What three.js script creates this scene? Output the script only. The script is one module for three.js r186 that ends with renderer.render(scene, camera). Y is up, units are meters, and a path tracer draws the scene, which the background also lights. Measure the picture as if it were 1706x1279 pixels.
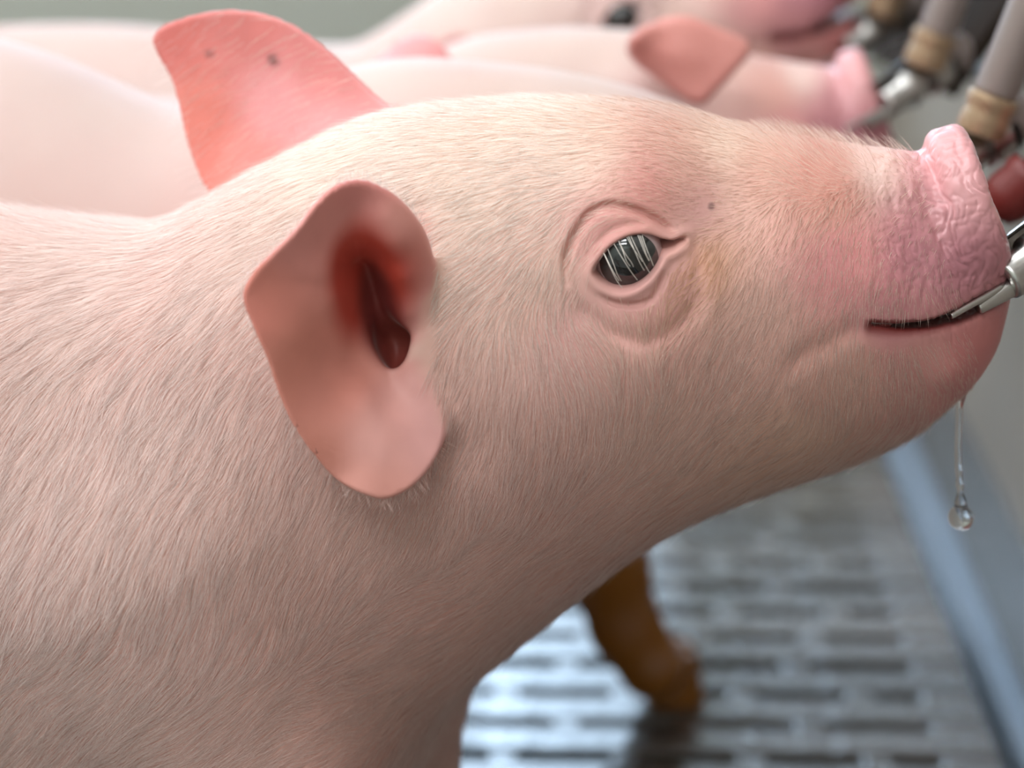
import * as THREE from 'three';
import { RoundedBoxGeometry } from 'three/addons/geometries/RoundedBoxGeometry.js';
import { mergeGeometries } from 'three/addons/utils/BufferGeometryUtils.js';
import { RectAreaLightUniformsLib } from 'three/addons/lights/RectAreaLightUniformsLib.js';

// ------------------------------------------------------------------ camera, sky, lights, exposure
const W = 1706, H = 1279, FPX = 3750, PITCH = 18 * Math.PI / 180, DIST = 0.75, H0 = 0.29;
const YAW = Math.atan(107 * Math.cos(PITCH) / FPX);
const V3 = (x = 0, y = 0, z = 0) => new THREE.Vector3(x, y, z);
const FWD = V3(-Math.sin(YAW) * Math.cos(PITCH), -Math.sin(PITCH), -Math.cos(YAW) * Math.cos(PITCH));
const RIGHT = V3(Math.cos(YAW), 0, -Math.sin(YAW)), UP = RIGHT.clone().cross(FWD);
const CAM = V3(0, H0, 0).addScaledVector(FWD, -DIST);
const camera = new THREE.PerspectiveCamera(2 * Math.atan(H / 2 / FPX) * 180 / Math.PI, W / H, 0.02, 30);
camera.position.copy(CAM); camera.up.set(0, 1, 0); camera.lookAt(V3(0, H0, 0));
camera.focus = 0.70;
camera.userData.fStop = camera.getFocalLength() / 15;             // an opening 15 mm wide
const scene = new THREE.Scene();
scene.background = new THREE.Color().setRGB(0.58, 0.78, 1.0);       // overcast daylight beyond the windows
scene.backgroundIntensity = 7.5;
const renderer = new THREE.WebGLRenderer({ antialias: true });
renderer.toneMapping = THREE.LinearToneMapping;
renderer.toneMappingExposure = 1.2;
renderer.shadowMap.enabled = true;
RectAreaLightUniformsLib.init();
const LAMP_POWER = 9.6, LAMP_COLOR = new THREE.Color().setRGB(0.985, 0.985, 1.0);
// ceiling panels: centre x, z, size along x, along z; last two are unseen fill, added
const CEILING = 2.5, LAMPS = [[-0.75, -0.75, 1.2, 0.3], [-0.75, 0.25, 1.2, 0.3], [-2.15, -0.25, 1.2, 0.3], [-0.75, 1.25, 1.2, 0.3], [-2.15, -1.6, 1.2, 0.3], [-2.15, 1.25, 1.2, 0.3], [-0.75, 1.9, 1.2, 0.3]];
for (const [x, z, w, d] of LAMPS) {
  const l = new THREE.RectAreaLight(LAMP_COLOR, LAMP_POWER, w, d);
  l.position.set(x, CEILING - 0.055, z); l.lookAt(x, 0, z); l.name = 'panel_lamp_light'; scene.add(l);
}

// ------------------------------------------------------------------ helpers
let seed = 20240501;
const rnd = () => { seed = (seed + 0x6d2b79f5) | 0; let t = Math.imul(seed ^ (seed >>> 15), 1 | seed); t = (t + Math.imul(t ^ (t >>> 7), 61 | t)) ^ t; return ((t ^ (t >>> 14)) >>> 0) / 4294967296; };
const clamp = (x, a, b) => x < a ? a : x > b ? b : x, mix = (a, b, t) => a + (b - a) * t;
const sstep = (a, b, x) => { const t = clamp((x - a) / (b - a), 0, 1); return t * t * (3 - 2 * t); };
const used = {};
const numbered = (n) => { used[n] = (used[n] ?? -1) + 1; return used[n] ? n + '_' + String(used[n]).padStart(3, '0') : n; };
const P = (px, py, z = 0) => {                                     // the point of the plane z that the photograph shows at a pixel
  const d = FWD.clone().addScaledVector(RIGHT, (px - W / 2) / FPX).addScaledVector(UP, (H / 2 - py) / FPX);
  return CAM.clone().addScaledVector(d, (z - CAM.z) / d.z);
};
const onFloor = (px, py, y = 0) => {
  const d = FWD.clone().addScaledVector(RIGHT, (px - W / 2) / FPX).addScaledVector(UP, (H / 2 - py) / FPX);
  return CAM.clone().addScaledVector(d, (y - CAM.y) / d.y);
};
const proj = (x, y, z) => {
  const a = x - CAM.x, b = y - CAM.y, c = z - CAM.z, w = a * FWD.x + b * FWD.y + c * FWD.z;
  return [W / 2 + FPX * (a * RIGHT.x + b * RIGHT.y + c * RIGHT.z) / w, H / 2 - FPX * (a * UP.x + b * UP.y + c * UP.z) / w, w];
};
const rgb = (r, g, b) => [r, g, b].map((v) => { v /= 255; return v <= 0.04045 ? v / 12.92 : ((v + 0.055) / 1.055) ** 2.4; });   // sRGB bytes to linear
const lin = (r, g, b) => new THREE.Color().setRGB(...rgb(r, g, b));
function hash3(i, j, k) { let h = Math.imul(i, 374761393) ^ Math.imul(j, 668265263) ^ Math.imul(k, 2147483647 ^ 0x5bd1e995); h = Math.imul(h ^ (h >>> 13), 1274126177); return ((h ^ (h >>> 16)) >>> 0) / 4294967296; }
function noise3(x, y, z) {
  const i = Math.floor(x), j = Math.floor(y), k = Math.floor(z); let u = x - i, v = y - j, w = z - k;
  u = u * u * (3 - 2 * u); v = v * v * (3 - 2 * v); w = w * w * (3 - 2 * w);
  const l = (dj, dk) => mix(hash3(i, j + dj, k + dk), hash3(i + 1, j + dj, k + dk), u);
  return mix(mix(l(0, 0), l(1, 0), v), mix(l(0, 1), l(1, 1), v), w);
}
const fbm = (x, y, z) => 0.55 * noise3(x, y, z) + 0.3 * noise3(x * 2.1, y * 2.1, z * 2.1) + 0.15 * noise3(x * 4.3, y * 4.3, z * 4.3);
function tag(o, label, category, group, kind) {
  if (label) o.userData.label = label;
  if (category) o.userData.category = category;
  if (group) o.userData.group = group;
  if (kind) o.userData.kind = kind;
  return o;
}
function mesh(name, geo, mat, parent = scene) {
  const m = new THREE.Mesh(geo, mat); m.name = parent === scene ? numbered(name) : name;
  m.castShadow = m.receiveShadow = true; parent.add(m); return m;
}
function base(name, x = 0, y = 0, z = 0) { const g = new THREE.Group(); g.name = numbered(name); g.position.set(x, y, z); scene.add(g); return g; }
function structure(name, geos, mat) { const m = mesh(name, Array.isArray(geos) ? mergeGeometries(geos.map((g) => g.index ? g.toNonIndexed() : g)) : geos, mat); m.userData.kind = 'structure'; return m; }
function box(x0, x1, y0, y1, z0, z1, r = 0) {
  const g = r ? new RoundedBoxGeometry(x1 - x0, y1 - y0, z1 - z0, 2, r) : new THREE.BoxGeometry(x1 - x0, y1 - y0, z1 - z0);
  return g.translate((x0 + x1) / 2, (y0 + y1) / 2, (z0 + z1) / 2);
}
function noiseTexture(n, fn, srgb = false, rep = 1) {
  const d = new Uint8Array(n * n * 4);
  for (let y = 0; y < n; y++) for (let x = 0; x < n; x++) { const c = fn(x / n, y / n), o = (y * n + x) * 4; for (let k = 0; k < 3; k++) d[o + k] = clamp(255 * (c.length ? c[k] : c), 0, 255); d[o + 3] = 255; }
  const t = new THREE.DataTexture(d, n, n); t.magFilter = THREE.LinearFilter; t.wrapS = t.wrapT = THREE.RepeatWrapping; t.repeat.set(rep, rep);
  if (srgb) t.colorSpace = THREE.SRGBColorSpace; t.needsUpdate = true; return t;
}
// tileable noise on a torus
const tnoise = (u, v, s, o) => { const a = u * 2 * Math.PI, b = v * 2 * Math.PI, r = s / 6.2832; return fbm(r * Math.cos(a) + 9 + o, r * Math.sin(a) + r * Math.cos(b) + 5, r * Math.sin(b) + 3 - o); };

// smooth union and subtraction of distances
const smin = (a, b, k) => { const h = Math.max(k - Math.abs(a - b), 0) / k; return Math.min(a, b) - h * h * k * 0.25; };
const smax = (a, b, k) => -smin(-a, -b, k);
// closed Catmull-Rom through points
function spline(pts, per = 8, closed = true) {
  const c = new THREE.CatmullRomCurve3(pts.map(([x, y]) => V3(x, y, 0)), closed, 'centripetal');
  return c.getPoints(pts.length * per).slice(0, closed ? -1 : undefined).map((p) => [p.x, p.y]);
}
function polyDist(poly, closed) {                                  // distance to a polyline, signed (inside negative) when closed
  const n = poly.length, m = closed ? n : n - 1;
  return (x, y) => {
    let best = 1e9, inside = false;
    for (let i = 0; i < m; i++) {
      const a = poly[i], b = poly[(i + 1) % n], ex = b[0] - a[0], ey = b[1] - a[1], wx = x - a[0], wy = y - a[1];
      const t = clamp((wx * ex + wy * ey) / (ex * ex + ey * ey + 1e-20), 0, 1), dx = wx - ex * t, dy = wy - ey * t, d = dx * dx + dy * dy;
      if (d < best) best = d;
      if (closed && (a[1] > y) !== (b[1] > y) && x < a[0] + (y - a[1]) / (b[1] - a[1]) * ex) inside = !inside;
    }
    best = Math.sqrt(best); return inside ? -best : best;
  };
}
function polyDistT(poly) {                                         // distance to an open polyline and how far along it (0..1)
  const n = poly.length - 1;
  return (x, y) => {
    let best = 1e9, at = 0;
    for (let i = 0; i < n; i++) {
      const a = poly[i], b = poly[i + 1], ex = b[0] - a[0], ey = b[1] - a[1], wx = x - a[0], wy = y - a[1];
      const t = clamp((wx * ex + wy * ey) / (ex * ex + ey * ey + 1e-20), 0, 1), dx = wx - ex * t, dy = wy - ey * t, d = dx * dx + dy * dy;
      if (d < best) { best = d; at = (i + t) / n; }
    }
    return [Math.sqrt(best), at];
  };
}
function tps(points) {                                             // thin plate through [x, y, value]
  const n = points.length, N = n + 3, A = [], s = 1 / 0.05, U = (r2) => r2 > 1e-14 ? r2 * Math.log(r2) : 0;
  const q = points.map(([x, y]) => [x * s, y * s]);
  for (let i = 0; i < N; i++) A.push(new Float64Array(N + 1));
  for (let i = 0; i < n; i++) {
    for (let j = 0; j < n; j++) A[i][j] = U((q[i][0] - q[j][0]) ** 2 + (q[i][1] - q[j][1]) ** 2) + (i === j ? 0.02 : 0);
    A[i][n] = A[n][i] = 1; A[i][n + 1] = A[n + 1][i] = q[i][0]; A[i][n + 2] = A[n + 2][i] = q[i][1]; A[i][N] = points[i][2];
  }
  for (let c = 0; c < N; c++) {
    let p = c; for (let r = c + 1; r < N; r++) if (Math.abs(A[r][c]) > Math.abs(A[p][c])) p = r;
    [A[c], A[p]] = [A[p], A[c]];
    for (let r = 0; r < N; r++) if (r !== c) { const f = A[r][c] / A[c][c]; if (f) for (let k = c; k <= N; k++) A[r][k] -= f * A[c][k]; }
  }
  const w = A.map((r, i) => r[N] / r[i]);
  return (x, y) => { x *= s; y *= s; let v = w[n] + w[n + 1] * x + w[n + 2] * y; for (let i = 0; i < n; i++) v += w[i] * U((x - q[i][0]) ** 2 + (y - q[i][1]) ** 2); return v; };
}
function idw(points, pow = 2, soft = 0.006) {                      // [x, y, [values]] blended by closeness
  const m = points[0][2].length;
  return (x, y) => {
    const out = new Array(m).fill(0); let sum = 0;
    for (const [a, b, v, k = 1] of points) { const w = k / ((x - a) ** 2 + (y - b) ** 2 + soft * soft) ** pow; sum += w; for (let i = 0; i < m; i++) out[i] += w * v[i]; }
    for (let i = 0; i < m; i++) out[i] /= sum; return out;
  };
}
class Raster {                                                     // a map over x and y, read with a cubic B-spline
  constructor(x0, y0, x1, y1, h) { this.x0 = x0; this.y0 = y0; this.h = h; this.nx = Math.ceil((x1 - x0) / h) + 1; this.ny = Math.ceil((y1 - y0) / h) + 1; this.v = new Float32Array(this.nx * this.ny); }
  fill(fn) { for (let j = 0; j < this.ny; j++) for (let i = 0; i < this.nx; i++) this.v[j * this.nx + i] = fn(this.x0 + i * this.h, this.y0 + j * this.h, i, j); return this; }
  at(x, y) {
    const u = clamp((x - this.x0) / this.h, 1, this.nx - 2.001), v = clamp((y - this.y0) / this.h, 1, this.ny - 2.001), i = Math.floor(u), j = Math.floor(v), s = u - i, t = v - j;
    const a0 = (1 - s) ** 3 / 6, a1 = (3 * s * s * s - 6 * s * s + 4) / 6, a3 = s * s * s / 6, a2 = 1 - a0 - a1 - a3, b0 = (1 - t) ** 3 / 6, b1 = (3 * t * t * t - 6 * t * t + 4) / 6, b3 = t * t * t / 6, b2 = 1 - b0 - b1 - b3;
    let o = (j - 1) * this.nx + i - 1; const d = this.v, n = this.nx;
    const r = (k) => a0 * d[k] + a1 * d[k + 1] + a2 * d[k + 2] + a3 * d[k + 3];
    return b0 * r(o) + b1 * r(o + n) + b2 * r(o + 2 * n) + b3 * r(o + 3 * n);
  }
}

// ------------------------------------------------------------------ surfaces from distance fields
function surface(field, lo, hi, h) {                               // surface nets, evaluated only in blocks near the surface
  const B = 8, n = [0, 1, 2].map((k) => Math.ceil((hi[k] - lo[k]) / h / B) * B + 1), [nx, ny, nz] = n;
  const val = new Float32Array(nx * ny * nz).fill(9), live = [], reach = B * h * 0.9;
  for (let bz = 0; bz + B < nz; bz += B) for (let by = 0; by + B < ny; by += B) for (let bx = 0; bx + B < nx; bx += B) {
    if (Math.abs(field(lo[0] + (bx + B / 2) * h, lo[1] + (by + B / 2) * h, lo[2] + (bz + B / 2) * h)) > reach) continue;
    live.push([bx, by, bz]);
    for (let k = bz; k <= bz + B; k++) for (let j = by; j <= by + B; j++) for (let i = bx; i <= bx + B; i++) {
      const o = (k * ny + j) * nx + i; if (val[o] === 9) val[o] = field(lo[0] + i * h, lo[1] + j * h, lo[2] + k * h);
    }
  }
  const id = new Int32Array(nx * ny * nz).fill(-1), pos = [], tri = [], step = [1, nx, nx * ny];
  const C = [0, 1, nx, nx + 1, nx * ny, nx * ny + 1, nx * ny + nx, nx * ny + nx + 1];
  const E = [[0, 1], [2, 3], [4, 5], [6, 7], [0, 2], [1, 3], [4, 6], [5, 7], [0, 4], [1, 5], [2, 6], [3, 7]];
  for (const [bx, by, bz] of live) for (let k = bz; k < bz + B; k++) for (let j = by; j < by + B; j++) for (let i = bx; i < bx + B; i++) {
    const o = (k * ny + j) * nx + i; let m = 0;
    for (let c = 0; c < 8; c++) if (val[o + C[c]] < 0) m |= 1 << c;
    if (m === 0 || m === 255) continue;
    let x = 0, y = 0, z = 0, q = 0;
    for (const [a, b] of E) if (((m >> a) & 1) !== ((m >> b) & 1)) {
      const va = val[o + C[a]], vb = val[o + C[b]], t = va / (va - vb);
      x += mix(a & 1, b & 1, t); y += mix((a >> 1) & 1, (b >> 1) & 1, t); z += mix(a >> 2, b >> 2, t); q++;
    }
    id[o] = pos.length / 3; pos.push(lo[0] + (i + x / q) * h, lo[1] + (j + y / q) * h, lo[2] + (k + z / q) * h);
  }
  for (const [bx, by, bz] of live) for (let k = bz; k < bz + B; k++) for (let j = by; j < by + B; j++) for (let i = bx; i < bx + B; i++) {
    const o = (k * ny + j) * nx + i; if (id[o] < 0) continue;
    for (let ax = 0; ax < 3; ax++) {
      const s = val[o] < 0, t = val[o + step[ax]] < 0; if (s === t) continue;
      const u = step[(ax + 1) % 3], w = step[(ax + 2) % 3], a = id[o], b = id[o - u], c = id[o - u - w], d = id[o - w];
      if (b < 0 || c < 0 || d < 0) continue;
      if (s) tri.push(a, b, c, a, c, d); else tri.push(a, c, b, a, d, c);
    }
  }
  return { pos, tri };
}
function refine(m, wanted) {                                       // halves the edges of the wanted triangles, without cracks
  const { pos, tri } = m, mid = new Map(), out = [], key = (a, b) => a < b ? a * 4194304 + b : b * 4194304 + a;
  const cut = (a, b) => { const k = key(a, b); if (!mid.has(k)) { mid.set(k, pos.length / 3); for (let c = 0; c < 3; c++) pos.push((pos[a * 3 + c] + pos[b * 3 + c]) / 2); } };
  for (let i = 0; i < tri.length; i += 3) {
    const [a, b, c] = [tri[i], tri[i + 1], tri[i + 2]];
    if (wanted((pos[a * 3] + pos[b * 3] + pos[c * 3]) / 3, (pos[a * 3 + 1] + pos[b * 3 + 1] + pos[c * 3 + 1]) / 3, (pos[a * 3 + 2] + pos[b * 3 + 2] + pos[c * 3 + 2]) / 3)) { cut(a, b); cut(b, c); cut(c, a); }
  }
  for (let i = 0; i < tri.length; i += 3) {
    const v = [tri[i], tri[i + 1], tri[i + 2]], e = [0, 1, 2].map((k) => mid.get(key(v[k], v[(k + 1) % 3])) ?? -1), k = e.filter((x) => x >= 0).length;
    if (k === 0) out.push(...v);
    else if (k === 3) out.push(v[0], e[0], e[2], e[0], v[1], e[1], e[2], e[1], v[2], e[0], e[1], e[2]);
    else if (k === 1) { const s = e.findIndex((x) => x >= 0), a = v[s], b = v[(s + 1) % 3], c = v[(s + 2) % 3]; out.push(a, e[s], c, e[s], b, c); }
    else { const s = e.findIndex((x) => x < 0), a = v[s], b = v[(s + 1) % 3], c = v[(s + 2) % 3], eb = e[(s + 1) % 3], ec = e[(s + 2) % 3]; out.push(a, b, eb, a, eb, ec, ec, eb, c); }
  }
  m.tri = out; return m;
}
function gradient(field, x, y, z, e) {
  const a = field(x + e, y - e, z - e), b = field(x - e, y - e, z + e), c = field(x - e, y + e, z - e), d = field(x + e, y + e, z + e);
  return [(a - b - c + d) / (4 * e), (-a - b + c + d) / (4 * e), (-a + b - c + d) / (4 * e)];
}
function settle(m, field, steps, e, most) {                        // moves the vertices onto the surface
  const p = m.pos;
  for (let i = 0; i < p.length; i += 3) for (let s = 0; s < steps; s++) {
    const f = field(p[i], p[i + 1], p[i + 2]), g = gradient(field, p[i], p[i + 1], p[i + 2], e), q = g[0] * g[0] + g[1] * g[1] + g[2] * g[2] + 1e-6, t = clamp(f / q, -most, most);
    p[i] -= t * g[0]; p[i + 1] -= t * g[1]; p[i + 2] -= t * g[2];
  }
  return m;
}

// ------------------------------------------------------------------ the piglet's shape
// side outline, as seen in the plane through the middle of the piglet that drinks in front
const OUTLINE_PX = [[-1400, 900], [-1350, 600], [-1200, 430], [-900, 345], [-500, 320], [-200, 336], [0, 356], [150, 374], [260, 374], [345, 332], [450, 274], [600, 204], [700, 181], [860, 166], [960, 166], [1080, 175], [1150, 187], [1250, 213], [1350, 231], [1450, 246], [1500, 250], [1550, 260], [1605, 300], [1640, 390], [1658, 450],
  [1668, 490], [1671, 525], [1664, 560], [1644, 600], [1615, 638], [1585, 664], [1535, 706], [1440, 752], [1300, 797], [1180, 840], [1100, 880], [1000, 950], [900, 1030], [840, 1078], [780, 1128], [735, 1180], [690, 1270], [600, 1380], [400, 1450], [0, 1480], [-500, 1440], [-900, 1400], [-1150, 1300], [-1330, 1120]];
const flat = (list) => list.map(([a, b, ...r]) => { const p = P(a, b, 0); return [p.x, p.y, ...r]; });
const OUT = spline(flat(OUTLINE_PX), 6), outDist = polyDist(OUT, true);
// how round a cross-section is: 2 x (half width / half height) squared
const ROUND = idw(flat([[-1200, 900, [1.1]], [-600, 900, [0.9]], [0, 900, [0.85]], [300, 850, [0.8]], [450, 600, [0.85]], [650, 550, [0.95]], [700, 800, [0.9]], [900, 500, [1.1]], [1000, 350, [1.35]], [1100, 600, [1.0]], [1250, 450, [1.25]], [1400, 400, [1.5]], [1550, 380, [1.5]], [1500, 620, [1.5]], [1640, 540, [2.4]], [800, 250, [1.6]], [450, 400, [1.1]]]), 2, 0.012);
const QR = (() => {
  const r = new Raster(-0.47, 0.06, 0.2, 0.44, 0.0015), { nx, ny, h } = r, d = new Float32Array(nx * ny), c = new Float32Array(nx * ny), q = new Float32Array(nx * ny);
  for (let j = 0; j < ny; j++) for (let i = 0; i < nx; i++) { const x = r.x0 + i * h, y = r.y0 + j * h, o = j * nx + i; d[o] = -outDist(x, y); if (d[o] > 0) c[o] = ROUND(x, y)[0] * h * h; }
  for (let s = 0; s < 1400; s++) for (let j = 1; j < ny - 1; j++) for (let i = 1; i < nx - 1; i++) { const o = j * nx + i; if (d[o] > 0) q[o] += 1.93 * ((q[o - 1] + q[o + 1] + q[o - nx] + q[o + nx] + c[o]) / 4 - q[o]); }
  let g = new Float32Array(nx * ny), known = new Uint8Array(nx * ny);
  for (let o = 0; o < g.length; o++) if (d[o] > 0.0035) { g[o] = q[o] / d[o]; known[o] = 1; }
  for (let s = 0; s < 60; s++) {
    const g2 = g.slice(), k2 = known.slice();
    for (let j = 1; j < ny - 1; j++) for (let i = 1; i < nx - 1; i++) { const o = j * nx + i; if (known[o]) continue; let a = 0, w = 0; for (const e of [-1, 1, -nx, nx, -nx - 1, nx - 1, 1 - nx, nx + 1]) if (known[o + e]) { a += g[o + e]; w++; } if (w) { g2[o] = a / w; k2[o] = 1; } }
    g = g2; known = k2;
  }
  for (let o = 0; o < q.length; o++) { const s = sstep(0.005, 0.009, d[o]), e = d[o] * (known[o] ? g[o] : 0.06) - (d[o] < 0 ? d[o] * d[o] : 0); r.v[o] = mix(e, q[o], s); }
  return r;
})();
const halfWidth = (x, y) => Math.sqrt(Math.max(QR.at(x, y), 0));
function on(px, py) { let z = 0, p; for (let i = 0; i < 8; i++) { p = P(px, py, z); z = mix(z, halfWidth(p.x, p.y), 0.8); } return [p.x, p.y, z]; }
const onAll = (list) => list.map(([a, b, ...r]) => { const p = on(a, b); return [p[0], p[1], ...r]; });

// folds, ridges and hollows of the face: height added to the near and the far side alike
const EYE = on(1046, 432);
const OPENING = spline(onAll([[991, 452], [1003, 428], [1022, 405], [1050, 389], [1078, 387], [1100, 395], [1120, 400], [1140, 397], [1122, 409], [1104, 418], [1093, 436], [1076, 457], [1052, 474], [1024, 478], [1002, 467]]), 5), openDist = polyDist(OPENING, true);
const FOLDS = [   // polyline, depth, width (metres)
  [[[944, 470], [944, 425], [960, 385], [985, 350], [1015, 336], [1050, 341], [1085, 357], [1112, 378], [1130, 390]], 0.0026, 0.0012],
  [[[990, 405], [1015, 378], [1045, 366], [1075, 366]], 0.0006, 0.001],
  [[[1000, 490], [1025, 502], [1055, 504], [1085, 494], [1100, 470], [1106, 448]], 0.0012, 0.001],
  [[[950, 500], [985, 530], [1030, 555], [1085, 560], [1130, 535], [1160, 500], [1165, 460]], 0.0012, 0.003],
  [[[1135, 398], [1150, 402], [1164, 425], [1168, 460]], 0.0011, 0.0018],
  [[[1545, 262], [1575, 330], [1600, 400], [1628, 455]], 0.0016, 0.0016], [[[1520, 262], [1535, 330], [1560, 390], [1580, 430]], 0.0007, 0.0012],
  [[[1496, 262], [1506, 300], [1520, 350]], 0.0006, 0.0012], [[[1560, 260], [1590, 305], [1598, 290]], 0.001, 0.001], [[[1480, 320], [1500, 380], [1530, 430], [1545, 470]], 0.0004, 0.0012],
  [[[1440, 540], [1400, 556], [1350, 580], [1310, 610]], 0.001, 0.004],
  [[[700, 300], [720, 420], [735, 560], [750, 700]], 0.0015, 0.006],
].map(([l, a, w]) => [polyDistT(spline(onAll(l), 5, false)), a, w]);
const LUMPS = [   // pixel, height, radius (metres)
  [1060, 410, 0.0035, 0.017], [1060, 300, 0.004, 0.014], [1000, 330, 0.002, 0.012], [1200, 360, -0.004, 0.016], [1190, 470, 0.002, 0.016], [1090, 600, 0.003, 0.02], [930, 520, -0.002, 0.012],
  [1330, 420, 0.002, 0.02], [1480, 470, 0.002, 0.012], [1330, 600, 0.0015, 0.02], [860, 700, 0.004, 0.03], [760, 740, -0.003, 0.012], [960, 200, -0.001, 0.01], [1590, 620, 0.002, 0.008], [1560, 500, 0.002, 0.01],
].map(([a, b, k, r]) => [...on(a, b), k, r]);
const SNOUT = on(1565, 340);
const DR = new Raster(-0.1, 0.2, 0.19, 0.42, 0.0005).fill((x, y) => {
  let v = 0;
  for (const [a, b, , k, r] of LUMPS) { const q = ((x - a) ** 2 + (y - b) ** 2) / (r * r); if (q < 9) v += k * Math.exp(-q); }
  for (const [f, k, w] of FOLDS) { const [d, t] = f(x, y); if (d < 4 * w) v -= k * Math.exp(-d * d / (w * w)) * Math.min(1, 6 * t + 0.25, 6 * (1 - t) + 0.25); }
  const e = Math.hypot(x - EYE[0], y - EYE[1]);
  if (e < 0.04) { const s = openDist(x, y); v += 0.0011 * Math.exp(-(((s - 0.0018) / 0.0016) ** 2)); v -= 0.010 * sstep(0.0007, -0.0012, s); }
  // wrinkled skin behind the disc of the snout
  const n = Math.exp(-((Math.hypot(x - SNOUT[0], y - SNOUT[1]) / 0.024) ** 2)); if (n > 0.02) v += n * 0.0016 * (fbm(x * 420, y * 230, 4) - 0.5);
  return v * sstep(-0.1, -0.07, x) * sstep(0.2, 0.22, y);
});

const MOUTH = polyDistT(spline(onAll([[1454, 541], [1500, 545], [1560, 538], [1615, 518], [1652, 494], [1700, 462]]), 6, false));
const DISC = P(1612, 340, 0), DISC_V = (() => { const a = P(1588, 205, 0), b = P(1655, 470, 0), l = Math.hypot(a.x - b.x, a.y - b.y); return [(a.x - b.x) / l, (a.y - b.y) / l, l / 2]; })();   // along the disc, and half its height
const NOSTRIL = [[0.006, 0.010], [0.006, -0.010]];
function headField(x, y, z) {
  const q = QR.at(x, y), az = Math.abs(z);
  let w = Math.sqrt(Math.max(q, 0)), d;
  if (q > 1e-5) { if (x > -0.1 && y > 0.2) w = Math.max(w + DR.at(x, y), 0.0008); d = z * z - w * w; } else d = z * z - q;
  const e = 0.0008, gx = (QR.at(x + e, y) - QR.at(x - e, y)) / (2 * e), gy = (QR.at(x, y + e) - QR.at(x, y - e)) / (2 * e);
  d /= Math.sqrt(4 * z * z + gx * gx + gy * gy) + 0.004;
  if (x > 0.1) {
    // the flat disc at the end of the snout, with its rolled rim and two nostrils
    const rx = x - DISC.x, ry = y - DISC.y, v = rx * DISC_V[0] + ry * DISC_V[1], u = rx * DISC_V[1] - ry * DISC_V[0];
    const ha = DISC_V[2] - 0.004, hb = 0.0225, e2 = Math.sqrt((v / ha) ** 2 + (z / hb) ** 2), rr = (e2 - 1) * Math.min(ha, hb) / 1, t = 0.0068 - 0.0012 * Math.exp(-((e2 / 0.6) ** 2));
    const a = Math.max(rr, -0.02), b = Math.abs(u + 0.001) - t + 0.0045, disc = Math.min(Math.max(a + 0.0015, b), 0) + Math.hypot(Math.max(a + 0.0015, 0), Math.max(b, 0)) - 0.0045;
    d = smin(d, disc, mix(0.018, 0.006, sstep(-0.012, 0.02, v)));
    for (const [nv, nz] of NOSTRIL) d = smax(d, -(Math.sqrt((v - nv) ** 2 / 1.6 + (z - nz) ** 2 + ((u - 0.008) / 3) ** 2) - 0.0036), 0.002);
    const [m, at] = MOUTH(x, y); if (m < 0.012) d = smax(d, -(m - mix(0.0002, 0.0036, at ** 1.3)), 0.003);
  }
  if (x > 0.112 && y > 0.24) { const k = sstep(0.045, 0.02, Math.hypot(x - DISC.x + 0.006, y - DISC.y)); if (k > 0) { const rx = x - DISC.x, ry = y - DISC.y, v = rx * DISC_V[0] + ry * DISC_V[1], u = rx * DISC_V[1] - ry * DISC_V[0], n = noise3(u * 520 + 3 * noise3(v * 150, z * 150, 2), v * 170, z * 170), n2 = noise3(u * 300, v * 420, z * 420 + 9); d += k * (0.00032 * (1 - 2 * Math.abs(n - 0.5)) ** 3 + 0.00022 * (1 - 2 * Math.abs(n2 - 0.5)) ** 3); } }
  return d;
}
const NECK = P(430, 640, 0);
const bendAt = (x, a) => a * sstep(NECK.x - 0.05, NECK.x + 0.09, x);
const turn = (x, y, a) => { const c = Math.cos(a), s = Math.sin(a), u = x - NECK.x, v = y - NECK.y; return [NECK.x + u * c - v * s, NECK.y + u * s + v * c]; };

function bone(a, b, ra, rb) {                                      // tapered limb between two joints
  const ex = b[0] - a[0], ey = b[1] - a[1], ez = b[2] - a[2], l2 = ex * ex + ey * ey + ez * ez;
  return (x, y, z) => { const wx = x - a[0], wy = y - a[1], wz = z - a[2], t = clamp((wx * ex + wy * ey + wz * ez) / l2, 0, 1); return Math.hypot(wx - ex * t, wy - ey * t, wz - ez * t) - mix(ra, rb, t); };
}
// forelegs and hind legs: joints (x, y, z), radii; the last joint is the hoof
function legField(joints) {
  const parts = []; for (let i = 0; i + 1 < joints.length; i++) parts.push(bone(joints[i], joints[i + 1], joints[i][3], joints[i + 1][3]));
  const zs = joints.map((j) => j[2]), zl = Math.min(...zs) - 0.11, zh = Math.max(...zs) + 0.11, top = Math.max(...joints.map((j) => j[1] + j[3]));
  const f = joints[joints.length - 1];
  return (x, y, z) => {
    if (y > top + 0.045 || z < zl || z > zh) return 1;
    let d = 1; for (const p of parts) d = smin(d, p(x, y, z), 0.012);
    // two hooves: a cleft between the toes, a flat sole
    if (y < 0.06) { for (const s of [-1, 1]) d = smin(d, Math.max(Math.hypot((x - f[0] - 0.008) / 1.25, (z - f[2] - s * 0.0085) / 0.8) - mix(0.0135, 0.009, clamp(y / 0.03, 0, 1)), -y + 0.0005, y - 0.03), 0.004); d = Math.max(d, 0.0004 - y); }
    return d;
  };
}
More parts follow.
